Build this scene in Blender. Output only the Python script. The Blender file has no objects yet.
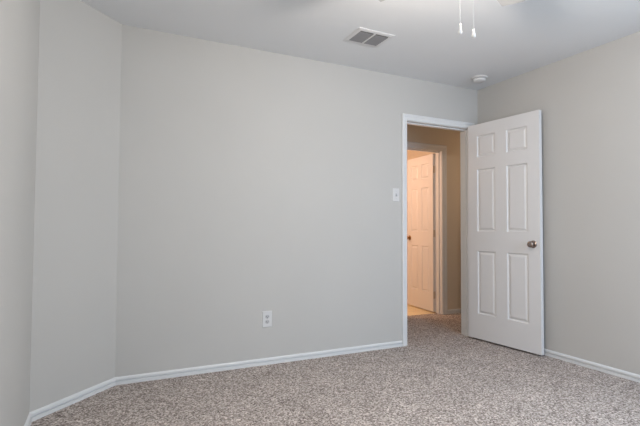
import bpy, bmesh, math, random
from mathutils import Vector, Matrix
random.seed(7)
SC = bpy.context.scene
COL = SC.collection

# ------------------------------------------------------------------ camera
YAW, PITCH, ROLL, FPX = 0.4508, 0.0332, 0.0051, 446.46
CAM = Vector((-3.3481, -3.3070, 1.0539))
fw = Vector((math.sin(YAW)*math.cos(PITCH), math.cos(YAW)*math.cos(PITCH), math.sin(PITCH)))
rt = Vector((math.cos(YAW), -math.sin(YAW), 0))
up = rt.cross(fw)
rt2 = math.cos(ROLL)*rt + math.sin(ROLL)*up
up2 = -math.sin(ROLL)*rt + math.cos(ROLL)*up
cd = bpy.data.cameras.new('camera')
cd.sensor_width = 36.0
cd.lens = FPX/640*36.0
cd.clip_start = 0.02
cam = bpy.data.objects.new('camera', cd)
COL.objects.link(cam)
cam.matrix_world = Matrix(((rt2.x, up2.x, -fw.x, CAM.x), (rt2.y, up2.y, -fw.y, CAM.y),
                           (rt2.z, up2.z, -fw.z, CAM.z), (0, 0, 0, 1)))
SC.camera = cam

# ------------------------------------------------------------------ world, lights, exposure
SC.view_settings.view_transform = 'Standard'
SC.view_settings.look = 'None'
SC.view_settings.gamma = 1.0
SC.view_settings.use_curve_mapping = False
SC.view_settings.exposure = 0.0

w = bpy.data.worlds.new('world')
SC.world = w
w.use_nodes = True
bg = w.node_tree.nodes['Background']
bg.inputs[0].default_value = (0.97, 0.95, 0.82, 1)
bg.inputs[1].default_value = 0.66


def area(name, loc, target, sx, sy, watts, color):
    l = bpy.data.lights.new(name, 'AREA')
    l.shape = 'RECTANGLE'
    l.size, l.size_y, l.energy, l.color = sx, sy, watts, color
    o = bpy.data.objects.new(name, l)
    o.location = loc
    o.rotation_euler = (Vector(target)-Vector(loc)).to_track_quat('-Z', 'Y').to_euler()
    COL.objects.link(o)
    return o


# daylight coming in through the two windows of the wall behind the camera
area('daylight_window', (-0.95, -4.05, 1.60), (-0.95, -2.05, 0.20), 1.2, 1.7, 67, (0.54, 0.74, 1.0))
area('daylight_window', (-2.45, -4.05, 1.60), (-2.45, -2.05, 0.20), 1.2, 1.7, 4, (1.0, 1.0, 0.97))
area('daylight_window', (-3.96, -2.375, 1.60), (-1.96, -2.375, 0.40), 1.2, 1.7, 19, (1.0, 0.90, 0.79))  # daylight from an unseen left window, added to brighten the right wall
area('daylight_window', (0.27, -2.825, 1.60), (-1.73, -2.825, 0.60), 1.2, 1.7, 20, (0.74, 0.91, 1.0))
# the bathroom's warm ceiling lamp
pl = bpy.data.lights.new('bathroom_lamp', 'POINT')
pl.energy, pl.color, pl.shadow_soft_size = 42, (1.0, 0.64, 0.46), 0.09
po = bpy.data.objects.new('bathroom_lamp', pl)
po.location = (-1.0, 1.75, 1.80)
COL.objects.link(po)
# unseen dim warm hallway lamp, set further along to the left
hl_ = bpy.data.lights.new('hallway_light', 'POINT')
hl_.energy, hl_.color, hl_.shadow_soft_size = 3.5, (1.0, 0.66, 0.42), 0.08
ho = bpy.data.objects.new('hallway_light', hl_)
ho.location = (-1.05, 0.55, 1.75)
COL.objects.link(ho)
hall_fill = bpy.data.objects.new('hallway_light', hl_.copy())  # unseen second light, added to brighten the hallway wall from the right
hall_fill.data.energy = 5
hall_fill.location = (1.2, 0.40, 1.70)
COL.objects.link(hall_fill)


# ------------------------------------------------------------------ materials
def mat(name, col, rough=0.6, metal=0.0, spec=0.5):
    m = bpy.data.materials.new(name)
    m.use_nodes = True
    b = m.node_tree.nodes['Principled BSDF']
    b.inputs['Base Color'].default_value = (*col, 1)
    b.inputs['Roughness'].default_value = rough
    b.inputs['Metallic'].default_value = metal
    b.inputs['Specular IOR Level'].default_value = spec
    return m


def painted(name, col, rough, bump_scale, bump, dist=0.002, vary=0.015, spec=0.3):
    """paint with a faint roller texture"""
    m = mat(name, col, rough, 0, spec)
    nt = m.node_tree
    b = nt.nodes['Principled BSDF']
    tc = nt.nodes.new('ShaderNodeTexCoord')
    n = nt.nodes.new('ShaderNodeTexNoise')
    n.inputs['Scale'].default_value = bump_scale
    n.inputs['Detail'].default_value = 3
    nt.links.new(tc.outputs['Object'], n.inputs['Vector'])
    bp = nt.nodes.new('ShaderNodeBump')
    bp.inputs['Strength'].default_value = bump
    bp.inputs['Distance'].default_value = dist
    nt.links.new(n.outputs['Fac'], bp.inputs['Height'])
    nt.links.new(bp.outputs['Normal'], b.inputs['Normal'])
    n2 = nt.nodes.new('ShaderNodeTexNoise')
    n2.inputs['Scale'].default_value = 1.7
    nt.links.new(tc.outputs['Object'], n2.inputs['Vector'])
    r = nt.nodes.new('ShaderNodeValToRGB')
    r.color_ramp.elements[0].position = 0.3
    r.color_ramp.elements[1].position = 0.7
    r.color_ramp.elements[0].color = (*[c*(1-vary) for c in col], 1)
    r.color_ramp.elements[1].color = (*[c*(1+vary) for c in col], 1)
    nt.links.new(n2.outputs['Fac'], r.inputs['Fac'])
    nt.links.new(r.outputs['Color'], b.inputs['Base Color'])
    return m


def carpet_material():
    m = mat('carpet', (0.3, 0.26, 0.24), 1.0, 0, 0.0)
    nt = m.node_tree
    L = nt.links.new
    b = nt.nodes['Principled BSDF']
    tc = nt.nodes.new('ShaderNodeTexCoord')

    def noise(scale, detail, rough=0.5):
        n = nt.nodes.new('ShaderNodeTexNoise')
        n.inputs['Scale'].default_value = scale
        n.inputs['Detail'].default_value = detail
        n.inputs['Roughness'].default_value = rough
        L(tc.outputs['Object'], n.inputs['Vector'])
        return n
    v = nt.nodes.new('ShaderNodeTexVoronoi')          # single tufts
    v.inputs['Scale'].default_value = 125
    L(tc.outputs['Object'], v.inputs['Vector'])
    sep = nt.nodes.new('ShaderNodeSeparateColor')
    L(v.outputs['Color'], sep.inputs['Color'])
    n1 = noise(110, 2, 0.6)
    mx = nt.nodes.new('ShaderNodeMath')
    mx.operation = 'MULTIPLY_ADD'
    mx.inputs[1].default_value = 0.55
    L(sep.outputs['Red'], mx.inputs[0])
    hl = nt.nodes.new('ShaderNodeMath')
    hl.operation = 'MULTIPLY'
    hl.inputs[1].default_value = 0.55
    L(n1.outputs['Fac'], hl.inputs[0])
    L(hl.outputs[0], mx.inputs[2])
    ramp = nt.nodes.new('ShaderNodeValToRGB')
    cr = ramp.color_ramp
    cr.elements[0].position = 0.14
    cr.elements[0].color = (0.075, 0.058, 0.050, 1)
    cr.elements[1].position = 0.92
    cr.elements[1].color = (0.90, 0.82, 0.76, 1)
    e = cr.elements.new(0.42)
    e.color = (0.30, 0.253, 0.230, 1)
    e = cr.elements.new(0.66)
    e.color = (0.52, 0.455, 0.422, 1)
    L(mx.outputs[0], ramp.inputs['Fac'])
    n2 = noise(5.0, 3, 0.6)                            # brushed patches
    r2 = nt.nodes.new('ShaderNodeValToRGB')
    r2.color_ramp.elements[0].position = 0.36
    r2.color_ramp.elements[0].color = (0.92, 0.92, 0.92, 1)
    r2.color_ramp.elements[1].position = 0.66
    r2.color_ramp.elements[1].color = (1.05, 1.05, 1.05, 1)
    L(n2.outputs['Fac'], r2.inputs['Fac'])
    mul = nt.nodes.new('ShaderNodeMix')
    mul.data_type = 'RGBA'
    mul.blend_type = 'MULTIPLY'
    mul.inputs[0].default_value = 1.0
    L(ramp.outputs['Color'], mul.inputs[6])
    L(r2.outputs['Color'], mul.inputs[7])
    L(mul.outputs[2], b.inputs['Base Color'])
    bp = nt.nodes.new('ShaderNodeBump')
    bp.inputs['Strength'].default_value = 0.7
    bp.inputs['Distance'].default_value = 0.012
    L(mx.outputs[0], bp.inputs['Height'])
    L(bp.outputs['Normal'], b.inputs['Normal'])
    return m


def tile_material():
    m = mat('bathroom_tile', (0.6, 0.5, 0.38), 0.35)
    nt = m.node_tree
    L = nt.links.new
    b = nt.nodes['Principled BSDF']
    tc = nt.nodes.new('ShaderNodeTexCoord')
    br = nt.nodes.new('ShaderNodeTexBrick')
    br.offset = 0.0
    br.inputs['Scale'].default_value = 1.0
    br.inputs['Brick Width'].default_value = 0.33
    br.inputs['Row Height'].default_value = 0.33
    br.inputs['Mortar Size'].default_value = 0.004
    br.inputs['Color1'].default_value = (0.86, 0.71, 0.43, 1)
    br.inputs['Color2'].default_value = (0.82, 0.67, 0.40, 1)
    br.inputs['Mortar'].default_value = (0.42, 0.35, 0.27, 1)
    L(tc.outputs['Object'], br.inputs['Vector'])
    L(br.outputs['Color'], b.inputs['Base Color'])
    return m


M_WALL = painted('wall_paint', (0.507, 0.494, 0.474), 0.75, 160, 0.12)
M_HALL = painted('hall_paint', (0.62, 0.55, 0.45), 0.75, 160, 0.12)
M_CEIL = painted('ceiling_paint', (0.755, 0.77, 0.79), 0.9, 120, 0.2)
M_TRIM = painted('trim_paint', (0.68, 0.685, 0.69), 0.38, 60, 0.04, 0.001, 0.005, 0.45)
M_DOOR = painted('door_paint', (0.69, 0.68, 0.68), 0.40, 90, 0.05, 0.001, 0.006, 0.45)
M_CARPET = carpet_material()
M_TILE = tile_material()
M_PLASTIC = mat('white_plastic', (0.645, 0.64, 0.64), 0.35)
M_PLASTIC2 = mat('grey_white_plastic', (0.47, 0.47, 0.48), 0.4)
M_SLOT = mat('dark_slot', (0.03, 0.03, 0.03), 0.6)
M_NICKEL = mat('satin_nickel', (0.36, 0.29, 0.255), 0.20, 1.0)
M_BRASS = mat('aged_brass', (0.42, 0.26, 0.12), 0.3, 1.0)
M_HINGE = mat('hinge_metal', (0.55, 0.50, 0.44), 0.4, 0.8)
M_VENT = mat('vent_enamel', (0.68, 0.68, 0.69), 0.45)
M_LOUVER = mat('louver_enamel', (0.25, 0.25, 0.26), 0.5)
M_DUCT = mat('duct_dark', (0.02, 0.02, 0.02), 0.8)
M_FAN = mat('fan_white', (0.46, 0.47, 0.48), 0.4)
M_CHAIN = mat('chain_white', (0.80, 0.80, 0.80), 0.5, 0, 0.3)
M_BEAD = mat('chain_metal', (0.80, 0.80, 0.80), 0.6, 0, 0.3)
M_FRAME = mat('window_vinyl', (0.8, 0.8, 0.8), 0.4)


# ------------------------------------------------------------------ mesh helpers
def put(name, bm, m, parent=None, smooth=False, bevel=0.0, seg=2):
    bmesh.ops.recalc_face_normals(bm, faces=bm.faces)
    me = bpy.data.meshes.new(name)
    bm.to_mesh(me)
    bm.free()
    me.materials.append(m)
    if smooth:
        for p in me.polygons:
            p.use_smooth = True
    o = bpy.data.objects.new(name, me)
    COL.objects.link(o)
    if parent is not None:
        o.parent = parent
    if bevel:
        md = o.modifiers.new('bevel', 'BEVEL')
        md.width, md.segments, md.limit_method = bevel, seg, 'ANGLE'
    return o


def empty(name, loc=(0, 0, 0)):
    o = bpy.data.objects.new(name, None)
    o.location = loc
    o.empty_display_size = 0.1
    COL.objects.link(o)
    return o


def tag(o, label, cat, kind=None, group=None):
    o['label'] = label
    o['category'] = cat
    if kind:
        o['kind'] = kind
    if group:
        o['group'] = group
    return o


def box(bm, a, b):
    x0, y0, z0 = a
    x1, y1, z1 = b
    v = [bm.verts.new(p) for p in ((x0, y0, z0), (x1, y0, z0), (x1, y1, z0), (x0, y1, z0),
                                   (x0, y0, z1), (x1, y0, z1), (x1, y1, z1), (x0, y1, z1))]
    for f in ((0, 3, 2, 1), (4, 5, 6, 7), (0, 1, 5, 4), (1, 2, 6, 5), (2, 3, 7, 6), (3, 0, 4, 7)):
        bm.faces.new([v[i] for i in f])


def boxes(name, lst, m, parent=None, bevel=0.0):
    bm = bmesh.new()
    for a, b in lst:
        box(bm, a, b)
    return put(name, bm, m, parent, bevel=bevel)


def prism(bm, poly, z0, z1):
    lo = [bm.verts.new((x, y, z0)) for x, y in poly]
    hi = [bm.verts.new((x, y, z1)) for x, y in poly]
    n = len(poly)
    bm.faces.new(lo)
    bm.faces.new(hi)
    for i in range(n):
        bm.faces.new((lo[i], lo[(i+1) % n], hi[(i+1) % n], hi[i]))


def loft(bm, rings, closed_ring=True, caps=True):
    vs = [[bm.verts.new(p) for p in r] for r in rings]
    n = len(vs[0])
    for a, b in zip(vs, vs[1:]):
        for i in range(n if closed_ring else n-1):
            j = (i+1) % n
            bm.faces.new((a[i], a[j], b[j], b[i]))
    if caps:
        bm.faces.new(vs[0])
        bm.faces.new(vs[-1])
    return vs


def lathe(bm, prof, origin=(0, 0, 0), axis=(0, 0, 1), n=32):
    """prof: (radius, height) along axis"""
    ax = Vector(axis).normalized()
    q = Vector((0, 0, 1)).rotation_difference(ax)
    o = Vector(origin)
    rings = []
    for r, h in prof:
        rings.append([o + q @ Vector((max(r, 1e-4)*math.cos(2*math.pi*k/n), max(r, 1e-4)*math.sin(2*math.pi*k/n), h))
                      for k in range(n)])
    loft(bm, rings)


# ------------------------------------------------------------------ the room shell
H = 2.44
XL, YB = -3.690, -3.78          # left wall, wall behind the camera
XC = -3.2615                    # corner of main wall and angled wall
YA = -(XC - XL)                 # where the angled wall meets the left wall
T = 0.12
OX0, OX1, OZ = -0.868, -0.114, 2.038      # bedroom doorway
HY = 1.00                                  # far wall of the hallway
BX0, BX1, BZ = -0.215, 0.408, 2.012       # bathroom doorway
HX0, HX1 = -2.2, 1.7
BYB = 3.0
BXL, BXR = -1.3, 0.75

S = 'structure'
o = boxes('wall_back', [((XC-0.35, 0, 0), (OX0, T, H)), ((OX1, 0, 0), (HX1, T, H)), ((OX0, 0, OZ), (OX1, T, H))], M_WALL)
tag(o, 'long plain light grey wall with the doorway at its right end', 'wall', S)
RW = (-3.45, -2.20)
o = boxes('wall_right', [((0, YB-T, 0), (T, RW[0], H)), ((0, RW[1], 0), (T, 0, H)), ((0, RW[0], 0), (T, RW[1], 0.70)), ((0, RW[0], 2.20), (T, RW[1], H))], M_WALL)
tag(o, 'plain light beige wall on the right behind the open door', 'wall', S)
LW = (-3.00, -1.75)
o = boxes('wall_left', [((XL-T, YB-T, 0), (XL, LW[0], H)), ((XL-T, LW[1], 0), (XL, YA, H)),
                        ((XL-T, LW[0], 0), (XL, LW[1], 0.70)), ((XL-T, LW[0], 2.20), (XL, LW[1], H))], M_WALL)
tag(o, 'plain light grey wall at the left edge', 'wall', S)
bm = bmesh.new()
prism(bm, [(XC, 0), (XL, YA), (XL-T, YA), (XL-T, T), (XC-0.0, T)], 0, H)
tag(put('wall_corner', bm, M_WALL), 'narrow angled wall between the left wall and the long wall', 'wall', S)
# wall behind the camera, with two windows
W1, W2 = (-3.05, -1.85), (-1.55, -0.35)
WZ0, WZ1 = 0.70, 2.20
segs = [((XL, YB-T, 0), (0, YB, WZ0)), ((XL, YB-T, WZ1), (0, YB, H)), ((XL, YB-T, WZ0), (W1[0], YB, WZ1)),
        ((W1[1], YB-T, WZ0), (W2[0], YB, WZ1)), ((W2[1], YB-T, WZ0), (0, YB, WZ1))]
tag(boxes('wall_front', segs, M_WALL), 'plain wall with two windows opposite the long grey wall', 'wall', S)
for i, (a, b) in enumerate((W1, W2)):
    fr = 0.045
    y0, y1 = YB-0.09, YB-0.04
    o = boxes('window_%d' % (i+1), [((a, y0, WZ0), (a+fr, y1, WZ1)), ((b-fr, y0, WZ0), (b, y1, WZ1)),
                                    ((a+fr, y0, WZ0), (b-fr, y1, WZ0+fr)), ((a+fr, y0, WZ1-fr), (b-fr, y1, WZ1)),
                                    ((a+fr, y0, 1.43), (b-fr, y1, 1.47))], M_FRAME)
    tag(o, 'white vinyl window frame behind the viewpoint', 'window', S)
a, b, fr, x0, x1 = LW[0], LW[1], 0.045, XL-0.09, XL-0.04  # unseen left-wall window, added for its light on the right wall and door
o = boxes('window_3', [((x0, a, WZ0), (x1, a+fr, WZ1)), ((x0, b-fr, WZ0), (x1, b, WZ1)), ((x0, a+fr, WZ0), (x1, b-fr, WZ0+fr)),
                       ((x0, a+fr, WZ1-fr), (x1, b-fr, WZ1)), ((x0, a+fr, 1.43), (x1, b-fr, 1.47))], M_FRAME)
tag(o, 'unseen white vinyl window frame added in the left wall beside the viewpoint', 'window', S)
a, b, fr, x0, x1 = RW[0], RW[1], 0.045, 0.04, 0.09
o = boxes('window_4', [((x0, a, WZ0), (x1, a+fr, WZ1)), ((x0, b-fr, WZ0), (x1, b, WZ1)), ((x0, a+fr, WZ0), (x1, b-fr, WZ0+fr)),
                       ((x0, a+fr, WZ1-fr), (x1, b-fr, WZ1)), ((x0, a+fr, 1.43), (x1, b-fr, 1.47))], M_FRAME)
tag(o, 'white vinyl window frame in the right wall outside the picture', 'window', S)
tag(boxes('ceiling', [((XL-T, YB-T, H), (HX1+T, BYB+T, H+0.1))], M_CEIL), 'flat white ceiling', 'ceiling', S)
tag(boxes('floor', [((XL-T, YB-T, -0.1), (HX1+T, HY+0.10, 0))], M_CARPET), 'speckled grey brown carpet floor', 'floor', S)
tag(boxes('floor_bathroom', [((BXL-T, HY+0.10, -0.1), (BXR+T, BYB+T, -0.004))], M_TILE), 'beige tile floor seen through the far doorway', 'floor', S)
# hallway and bathroom walls
o = boxes('wall_hallway', [((HX0, HY, 0), (BX0, HY+T, H)), ((BX1, HY, 0), (HX1, HY+T, H)), ((BX0, HY, BZ), (BX1, HY+T, H))], M_HALL)
tag(o, 'dim tan wall across the hallway around the lit doorway', 'wall', S)
tag(boxes('wall_hallway_end', [((HX0-T, T, 0), (HX0, HY+T, H)), ((HX1, 0, 0), (HX1+T, HY+T, H))], M_HALL), 'end walls of the hallway', 'wall', S)
tag(boxes('wall_bathroom', [((BXL-T, HY+T, -0.1), (BXL, BYB, H)), ((BXR, HY+T, -0.1), (BXR+T, BYB, H)), ((BXL-T, BYB, -0.1), (BXR+T, BYB+T, H))], M_HALL),
    'warm lit bathroom walls behind the far door', 'wall', S)

# ------------------------------------------------------------------ baseboards
BASE_PROF = [(0, 0), (0.013, 0), (0.013, 0.0185), (0.012, 0.0200), (0.0025, 0.0205), (0.0015, 0.0215), (0.0015, 0.0285),
             (0.0025, 0.0295), (0.0115, 0.0300), (0.0120, 0.0315), (0.0110, 0.0420), (0.0075, 0.0475), (0.0030, 0.0505), (0, 0.0510)]


def baseboard(name, a, b, inward, ka=0.0, kb=0.0, label=''):
    """a->b along the wall foot; inward: unit vector into the room; ka/kb: mitre factor at the ends"""
    a, b, n = Vector((*a, 0)), Vector((*b, 0)), Vector((*inward, 0)).normalized()
    d = (b-a).normalized()
    bm = bmesh.new()
    rings = []
    for end, k, s in ((a, ka, 1), (b, kb, -1)):
        rings.append([end + n*t + d*(s*k*t) + Vector((0, 0, z)) for t, z in BASE_PROF])
    loft(bm, rings)
    return tag(put(name, bm, M_TRIM), label, 'baseboard', S)


CAS_W = 0.055
t45 = math.tan(math.radians(22.5))
baseboard('baseboard_back', (XC, 0), (OX0-0.005-CAS_W, 0), (0, -1), t45, 0, 'white baseboard along the long grey wall')
baseboard('baseboard_corner', (XL, YA), (XC, 0), (1, -1), t45, t45, 'white baseboard along the narrow angled wall')
baseboard('baseboard_left', (XL, YB), (XL, YA), (1, 0), 0, t45, 'white baseboard at the foot of the left wall')
baseboard('baseboard_right', (0, 0), (0, YB), (-1, 0), 1, 0, 'white baseboard along the right wall beyond the open door')
baseboard('baseboard_hallway', (BX1+0.005+CAS_W+0.012, HY), (HX1, HY), (0, -1), 0, 0, 'white baseboard at the foot of the tan hallway wall')

# ------------------------------------------------------------------ door frames
CAS_PROF = [(0.0, 0.0), (0.0, 0.007), (0.002, 0.009), (0.010, 0.0105), (0.022, 0.0115), (0.030, 0.0115), (0.034, 0.0145),
            (0.040, 0.0170), (0.050, 0.0175), (0.055, 0.0165), (0.058, 0.0130), (0.058, 0.0)]


def door_frame(name, x0, x1, z1, ya, yb, casing_w, stop_y, parent_label, sides=(True, True), right_side=True):
    """jambs and head between ya (face seen) and yb, casing on the ya face, casing on the yb face too"""
    root = empty(name, ((x0+x1)/2, ya, 0))
    tag(root, parent_label, 'door frame', S)
    inv = Matrix.Translation(-root.location)
    jt = 0.019

    def add(nm, bm, m=M_TRIM, parent=root):
        bmesh.ops.transform(bm, matrix=inv, verts=bm.verts)
        return put(nm, bm, m, parent)
    bm = bmesh.new(); box(bm, (x0-0.004, ya-0.001, 0), (x0+0.0001, yb+0.001, z1)); add('side_jamb', bm)
    bm = bmesh.new(); box(bm, (x1-0.0001, ya-0.001, 0), (x1+0.004, yb+0.001, z1)); add('side_jamb', bm)
    bm = bmesh.new(); box(bm, (x0-0.004, ya-0.001, z1-0.0001), (x1+0.004, yb+0.001, z1+0.004)); add('head_jamb', bm)
    s0, s1 = stop_y
    bm = bmesh.new()
    box(bm, (x0, s0, 0), (x0+0.011, s1, z1)); box(bm, (x1-0.011, s0, 0), (x1, s1, z1)); box(bm, (x0+0.011, s0, z1-0.011), (x1-0.011, s1, z1))
    add('door_stop', bm)
    k = casing_w/0.058
    rv = 0.005
    for y, sg in ((ya, -1), (yb, 1)):
        for side in (-1, 1):
            xi = x0-rv if side < 0 else x1+rv
            bm = bmesh.new()
            lo = [(xi+side*wq*k, y+sg*d, 0) for wq, d in CAS_PROF]
            hi = [(xi+side*wq*k, y+sg*d, z1+rv+wq*k) for wq, d in CAS_PROF]
            loft(bm, [lo, hi])
            add('side_casing', bm)
        bm = bmesh.new()
        lo = [(x0-rv-wq*k, y+sg*d, z1+rv+wq*k) for wq, d in CAS_PROF]
        hi = [(x1+rv+wq*k, y+sg*d, z1+rv+wq*k) for wq, d in CAS_PROF]
        loft(bm, [lo, hi])
        add('head_casing', bm)
    return root


door_frame('trim_1', OX0, OX1, OZ, 0, T, CAS_W, (0.040, 0.078), 'white moulded casing and jambs of the bedroom doorway')
door_frame('trim_2', BX0, BX1, BZ, HY, HY+T, 0.068, (HY+0.042, HY+0.080), 'white moulded casing of the lit doorway across the hall')


# ------------------------------------------------------------------ six-panel doors
def panel_mesh(s0, s1, z0, z1, th):
    """raised panel filling a hole, both faces moulded; local x = along the leaf, y = through it"""
    prof = [(0.0, 0.0), (0.004, 0.0005), (0.009, 0.0085), (0.014, 0.0110), (0.018, 0.0108), (0.034, 0.0030), (0.037, 0.0022)]
    bm = bmesh.new()
    loops = []
    for sg in (1, -1):
        rings = []
        for ins, dep in prof:
            y = (0 if sg > 0 else th) + sg*dep
            rings.append([bm.verts.new(p) for p in ((s0+ins, y, z0+ins), (s1-ins, y, z0+ins), (s1-ins, y, z1-ins), (s0+ins, y, z1-ins))])
        for a, b in zip(rings, rings[1:]):
            for i in range(4):
                bm.faces.new((a[i], a[(i+1) % 4], b[(i+1) % 4], b[i]))
        bm.faces.new(rings[-1])
        loops.append(rings[0])
    for i in range(4):
        j = (i+1) % 4
        bm.faces.new((loops[0][i], loops[0][j], loops[1][j], loops[1][i]))
    return bm


KNOB = [(0.0, 0.0), (0.031, 0.0), (0.032, 0.003), (0.029, 0.007), (0.016, 0.010)]
KNOB_BALL = [(0.010, 0.008), (0.011, 0.020), (0.0135, 0.026), (0.021, 0.031), (0.0262, 0.038), (0.0275, 0.045), (0.0255, 0.051), (0.020, 0.0555), (0.010, 0.0575), (0.0, 0.058)]


def six_panel_door(name, width, z0, z1, cols, rows, knob_s, knob_z, m_metal, hinge_z, back_knob=0.9):
    """leaf in local coordinates: hinge edge at x = 0, seen face y = 0, thickness to +y"""
    th = 0.035
    xs = [0, cols[0][0], cols[0][1], cols[1][0], cols[1][1], width]
    zs = [z0]
    for a, b in rows:
        zs += [a, b]
    zs.append(z1)
    bm = bmesh.new()
    V = {}

    def v(i, j, k):
        if (i, j, k) not in V:
            V[(i, j, k)] = bm.verts.new((xs[i], th*k, zs[j]))
        return V[(i, j, k)]
    hole = lambda i, j: i in (1, 3) and j % 2 == 1
    for i in range(5):
        for j in range(len(zs)-1):
            if hole(i, j):
                for (p, q) in (((i, j), (i+1, j)), ((i+1, j), (i+1, j+1)), ((i+1, j+1), (i, j+1)), ((i, j+1), (i, j))):
                    bm.faces.new((v(*p, 0), v(*q, 0), v(*q, 1), v(*p, 1)))
            else:
                for k in (0, 1):
                    bm.faces.new((v(i, j, k), v(i+1, j, k), v(i+1, j+1, k), v(i, j+1, k)))
    nz = len(zs)-1
    for i in range(5):
        for j in (0, nz):
            bm.faces.new((v(i, j, 0), v(i+1, j, 0), v(i+1, j, 1), v(i, j, 1)))
    for j in range(nz):
        for i in (0, 5):
            bm.faces.new((v(i, j, 0), v(i, j+1, 0), v(i, j+1, 1), v(i, j, 1)))
    leaf = put(name, bm, M_DOOR)
    for a, b in rows:
        for c0, c1 in cols:
            put('raised_panel', panel_mesh(c0, c1, a, b, th), M_DOOR, leaf)
    # knobs on both faces
    for y, ax, f in ((0, (0, -1, 0), 1.0), (th, (0, 1, 0), back_knob)):
        bm = bmesh.new()
        lathe(bm, [(r, h*f) for r, h in KNOB_BALL], (knob_s, y, knob_z), ax)
        kb = put('door_knob', bm, m_metal, leaf, smooth=True)
        bm = bmesh.new()
        lathe(bm, KNOB, (knob_s, y, knob_z), ax)
        put('rose', bm, m_metal, kb, smooth=True)
    for hz in hinge_z:
        bm = bmesh.new()
        box(bm, (-0.0022, 0.004, hz-0.0445), (0.0002, th, hz+0.0445))
        lathe(bm, [(0, -0.0475), (0.004, -0.047), (0.006, -0.0445), (0.006, 0.0445), (0.004, 0.047), (0, 0.0475)], (-0.004, th+0.005, hz), n=14)
        put('hinge', bm, M_HINGE, leaf)
    return leaf


A = Vector((-0.1580, -0.0140)); B = Vector((-0.0915, -0.7530))
Td = (B-A).normalized()
d1 = six_panel_door('door_1', 0.744, 0.016, 2.052, [(0.104, 0.311), (0.425, 0.637)],
                    [(0.248, 0.846), (1.024, 1.622), (1.732, 1.943)], 0.683, 0.925, M_NICKEL, (0.26, 1.03, 1.83), 0.82)
# local x -> Td, local y -> east (away from the seen face)
ang = math.atan2(Td.y, Td.x)
d1.location = (A.x+Td.x*0.0135, A.y+Td.y*0.0135, 0)
d1.rotation_euler = (0, 0, ang)
tag(d1, 'white six-panel door standing open against the right wall', 'door', S)

d2 = six_panel_door('door_2', 0.61, 0.012, 2.000, [(0.092, 0.262), (0.348, 0.518)],
                    [(0.240, 0.830), (1.010, 1.590), (1.695, 1.900)], 0.550, 0.925, M_BRASS, (0.22, 0.99, 1.80))
hinge = Vector((0.376, 1.126)); ang2 = math.radians(84.0)
d2.location = (hinge.x, hinge.y, 0)
# seen face is the west one: mirror the leaf through its thickness
d2.rotation_euler = (0, 0, ang2)
for ob in [d2] + list(d2.children) + [c for ch in d2.children for c in ch.children]:
    ob.data.transform(Matrix.Scale(-1, 4, (0, 1, 0)))
    ob.data.flip_normals()
tag(d2, 'warm lit six-panel bathroom door half hidden across the hallway', 'door', S)

# ------------------------------------------------------------------ ceiling air register
vx0, vx1, vy0, vy1 = -1.785, -1.487, -0.690, -0.448
vc = Vector(((vx0+vx1)/2, (vy0+vy1)/2, H))
vent = tag(empty('ceiling_vent', vc), 'white rectangular air register with two banks of grey louvers on the ceiling', 'vent')
hw, hh = (vx1-vx0)/2, (vy1-vy0)/2
iw, ih = 0.119, 0.088
bm = bmesh.new()
rings = []
for fx, fy, z in ((hw, hh, 0), (hw, hh, -0.003), (hw-0.012, hh-0.012, -0.006), (iw+0.006, ih+0.006, -0.0075), (iw, ih, -0.007), (iw, ih, 0)):
    rings.append([(-fx, -fy, z), (fx, -fy, z), (fx, fy, z), (-fx, fy, z)])
loft(bm, rings, caps=False)
put('register_frame', bm, M_VENT, vent)
boxes('duct_shade', [((-iw, -ih, -0.0022), (iw, ih, -0.0004))], M_DUCT, vent)  # flat black sheet, its colour stands in for the shade inside the duct
boxes('center_bar', [((-0.006, -ih, -0.0090), (0.006, ih, -0.003))], M_VENT, vent)
NL = 8
for side in (-1, 1):
    for k in range(NL):
        y = -ih + 0.012 + (k+0.5)*(2*ih-0.012)/NL
        bm = bmesh.new()
        x0, x1 = (0.007, iw) if side > 0 else (-iw, -0.007)
        c = 0.0052
        pts = [(y+c, -0.0085), (y-c, -0.0035), (y-c, -0.0028), (y+c, -0.0078)]
        loft(bm, [[(x0, a, b) for a, b in pts], [(x1, a, b) for a, b in pts]])
        put('louver', bm, M_LOUVER, vent)

# ------------------------------------------------------------------ smoke detector
sd = tag(empty('smoke_detector', (-0.272, -0.292, H)), 'round white smoke detector on the ceiling near the right corner', 'smoke detector')
bm = bmesh.new()
lathe(bm, [(0, 0), (0.070, 0), (0.072, -0.004), (0.071, -0.011), (0.064, -0.014), (0.0, -0.014)], n=48)
put('mounting_base', bm, M_PLASTIC, sd)
bm = bmesh.new()
lathe(bm, [(0.0, -0.013), (0.050, -0.014), (0.056, -0.016), (0.058, -0.024), (0.055, -0.033), (0.046, -0.039), (0.030, -0.042), (0.0, -0.043)], n=48)
cov = put('cover', bm, M_PLASTIC, sd, smooth=True)
bm = bmesh.new()
lathe(bm, [(0, 0), (0.009, 0), (0.009, -0.003), (0, -0.0035)], (0.015, -0.012, -0.0415), n=20)
put('test_button', bm, M_PLASTIC2, cov)

# ------------------------------------------------------------------ light switch and outlet


def plate(bm, w2, h2, d):
    loft(bm, [[(-w2, 0, -h2), (w2, 0, -h2), (w2, 0, h2), (-w2, 0, h2)],
              [(-w2, -d*0.4, -h2), (w2, -d*0.4, -h2), (w2, -d*0.4, h2), (-w2, -d*0.4, h2)],
              [(-w2+0.004, -d, -h2+0.004), (w2-0.004, -d, -h2+0.004), (w2-0.004, -d, h2-0.004), (-w2+0.004, -d, h2-0.004)]])


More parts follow.
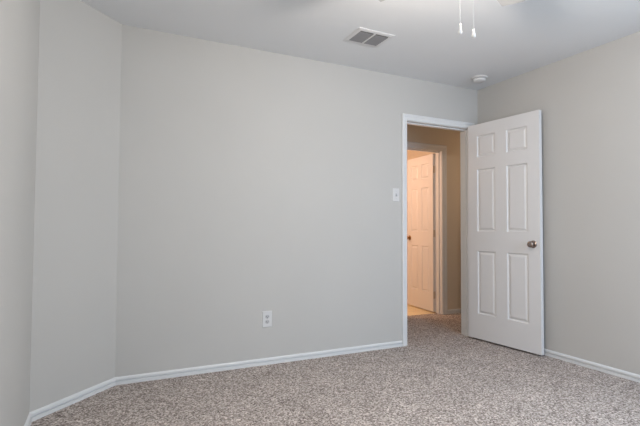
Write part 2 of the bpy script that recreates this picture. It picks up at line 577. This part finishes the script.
sw = tag(empty('light_switch', (-0.993, 0, 1.352)), 'white single toggle light switch on the grey wall beside the doorway', 'light switch')
bm = bmesh.new(); plate(bm, 0.037, 0.060, 0.007); put('switch_plate', bm, M_PLASTIC, sw)
bm = bmesh.new(); box(bm, (-0.0065, -0.0076, -0.0135), (0.0065, -0.0066, 0.0135)); put('toggle_slot', bm, M_PLASTIC2, sw)
bm = bmesh.new()
loft(bm, [[(-0.0048, -0.006, -0.009), (0.0048, -0.006, -0.009), (0.0048, -0.006, 0.007), (-0.0048, -0.006, 0.007)],
          [(-0.0042, -0.021, -0.013), (0.0042, -0.021, -0.013), (0.0042, -0.021, -0.005), (-0.0042, -0.021, -0.005)]])
put('toggle', bm, M_PLASTIC2, sw)
for z in (-0.030, 0.030):
    bm = bmesh.new(); lathe(bm, [(0, 0.0068), (0.0032, 0.0072), (0.0028, 0.0082), (0, 0.0086)], (0, 0, z), (0, -1, 0), 12); put('screw', bm, M_PLASTIC2, sw)

ol = tag(empty('wall_outlet', (-2.199, 0, 0.347)), 'white duplex power outlet low on the long grey wall', 'outlet')
bm = bmesh.new(); plate(bm, 0.039, 0.062, 0.007); put('outlet_plate', bm, M_PLASTIC, ol)
for z in (-0.0195, 0.0195):
    bm = bmesh.new()
    n = 24
    out = []
    for k in range(n):
        a = 2*math.pi*k/n
        out.append((0.0172*math.cos(a), max(-0.0135, min(0.0135, 0.0172*math.sin(a)))))
    loft(bm, [[(x, -0.0065, z+q) for x, q in out], [(x, -0.0086, z+q) for x, q in out]])
    rc = put('receptacle', bm, M_PLASTIC2, ol)
    bm = bmesh.new()
    box(bm, (-0.0082, -0.0090, z-0.003), (-0.0052, -0.0084, z+0.0065))
    box(bm, (0.0052, -0.0090, z-0.002), (0.0082, -0.0084, z+0.0055))
    lathe(bm, [(0, 0), (0.0034, 0), (0.0034, 0.0006), (0, 0.0006)], (0, -0.0084, z-0.0085), (0, -1, 0), 12)
    put('socket_slots', bm, M_SLOT, rc)
bm = bmesh.new(); lathe(bm, [(0, 0.0068), (0.0030, 0.0072), (0.0026, 0.0080), (0, 0.0084)], (0, 0, 0), (0, -1, 0), 12); put('screw', bm, M_PLASTIC2, ol)

# ------------------------------------------------------------------ ceiling fan (only one blade tip and the pull chains reach into the picture)
FX, FY = -1.897, -1.872
fan = tag(empty('ceiling_fan', (FX, FY, H)), 'white ceiling fan at the top edge with two hanging pull chains', 'ceiling fan')
bm = bmesh.new()
lathe(bm, [(0, 0), (0.085, 0), (0.088, -0.020), (0.075, -0.040), (0.070, -0.050), (0, -0.050)], n=40)
put('ceiling_canopy', bm, M_FAN, fan, smooth=True)
bm = bmesh.new()
lathe(bm, [(0, -0.045), (0.080, -0.048), (0.120, -0.065), (0.132, -0.100), (0.132, -0.150), (0.118, -0.185), (0.080, -0.205), (0, -0.208)], n=48)
put('motor_housing', bm, M_FAN, fan, smooth=True)
bm = bmesh.new()
lathe(bm, [(0, -0.20), (0.058, -0.205), (0.060, -0.225), (0.060, -0.250), (0.054, -0.262), (0.030, -0.264), (0, -0.265)], n=40)
put('switch_housing', bm, M_FAN, fan, smooth=True)
# small frosted globe under the switch housing, switched on
M_GLOBE = mat('lit_frosted_globe', (0.9, 0.88, 0.84), 0.5)
M_GLOBE.node_tree.nodes['Principled BSDF'].inputs['Emission Color'].default_value = (1.0, 0.895, 0.79, 1)
M_GLOBE.node_tree.nodes['Principled BSDF'].inputs['Emission Strength'].default_value = 470.0
bm = bmesh.new()
lathe(bm, [(0, -0.262), (0.030, -0.264), (0.044, -0.275), (0.052, -0.295), (0.053, -0.312), (0.046, -0.330), (0.030, -0.343), (0.012, -0.349), (0, -0.350)], n=32)
put('lamp_globe', bm, M_GLOBE, fan, smooth=True)
BZL = -0.190
R0, R1, HWB = 0.175, 0.530, 0.060
A0 = math.pi/2 - YAW - math.radians(40)
for k in range(4):
    a = A0 + k*math.pi/2
    rot = Matrix.Rotation(a, 4, 'Z') @ Matrix.Translation((0, 0, BZL)) @ Matrix.Rotation(math.radians(4), 4, 'X')
    out = []
    for (x, y) in ((R0, -0.045), (R0, 0.045), (R0+0.06, 0.052)):
        out.append((x, y))
    for cx, cy, a0 in ((R1-0.004, HWB-0.004, 90), (R1-0.004, -HWB+0.004, 0)):
        for q in range(5):
            t = math.radians(a0 - 22.5*q)
            out.append((cx+0.004*math.cos(t), cy+0.004*math.sin(t)))
    out.append((R0+0.06, -0.052))
    bm = bmesh.new()
    loft(bm, [[(x, y, -0.003) for x, y in out], [(x, y, 0.003) for x, y in out]])
    bmesh.ops.transform(bm, matrix=rot, verts=bm.verts)
    bl = put('blade', bm, M_FAN, fan)
    bm = bmesh.new()
    loft(bm, [[(0.10, -0.014, 0.004), (0.10, 0.014, 0.004), (0.10, 0.014, 0.010), (0.10, -0.014, 0.010)],
              [(0.17, -0.020, 0.003), (0.17, 0.020, 0.003), (0.17, 0.020, 0.008), (0.17, -0.020, 0.008)],
              [(0.24, -0.036, 0.003), (0.24, 0.036, 0.003), (0.24, 0.036, 0.007), (0.24, -0.036, 0.007)]])
    bmesh.ops.transform(bm, matrix=rot, verts=bm.verts)
    put('blade_iron', bm, M_NICKEL, bl)


def pull_chain(x, y, z_pull_top, z_pull_bottom):
    lx, ly = x-FX, y-FY
    top = -0.245
    zt, zb = z_pull_top-H, z_pull_bottom-H
    bm = bmesh.new()
    step = 0.0048
    n = int((top-zt)/step)
    prof = [(0.0011, top+0.004)]
    for k in range(n):
        z = top - k*step
        prof += [(0.0006, z), (0.0013, z-0.0012), (0.0013, z-0.0030), (0.0006, z-0.0042)]
    prof.append((0.0011, zt-0.004))
    lathe(bm, prof, (lx, ly, 0), n=8)
    ch = put('pull_chain', bm, M_BEAD, fan, smooth=True)
    # a short side arm where the chain leaves the switch housing
    d = Vector((lx, ly, 0)); rr = d.length; d.normalize()
    bm = bmesh.new()
    lathe(bm, [(0.004, 0), (0.004, max(0.004, rr-0.052)+0.004), (0, max(0.004, rr-0.052)+0.0045)], d*0.052 + Vector((0, 0, top+0.002)), d, 12)
    put('chain_outlet', bm, M_NICKEL, ch)
    hgt = zt-zb
    bm = bmesh.new()
    lathe(bm, [(0.0, 0.0), (0.0035, -0.02*hgt), (0.0040, -0.28*hgt), (0.0062, -0.50*hgt), (0.0088, -0.78*hgt), (0.0088, -0.92*hgt), (0.006, -0.99*hgt), (0, -hgt)], (lx, ly, zt), n=20)
    put('chain_pull', bm, M_CHAIN, ch, smooth=True)




pull_chain(-2.0211, -1.9022, 1.9105, 1.866)
pull_chain(-1.9705, -1.9275, 1.888, 1.851)
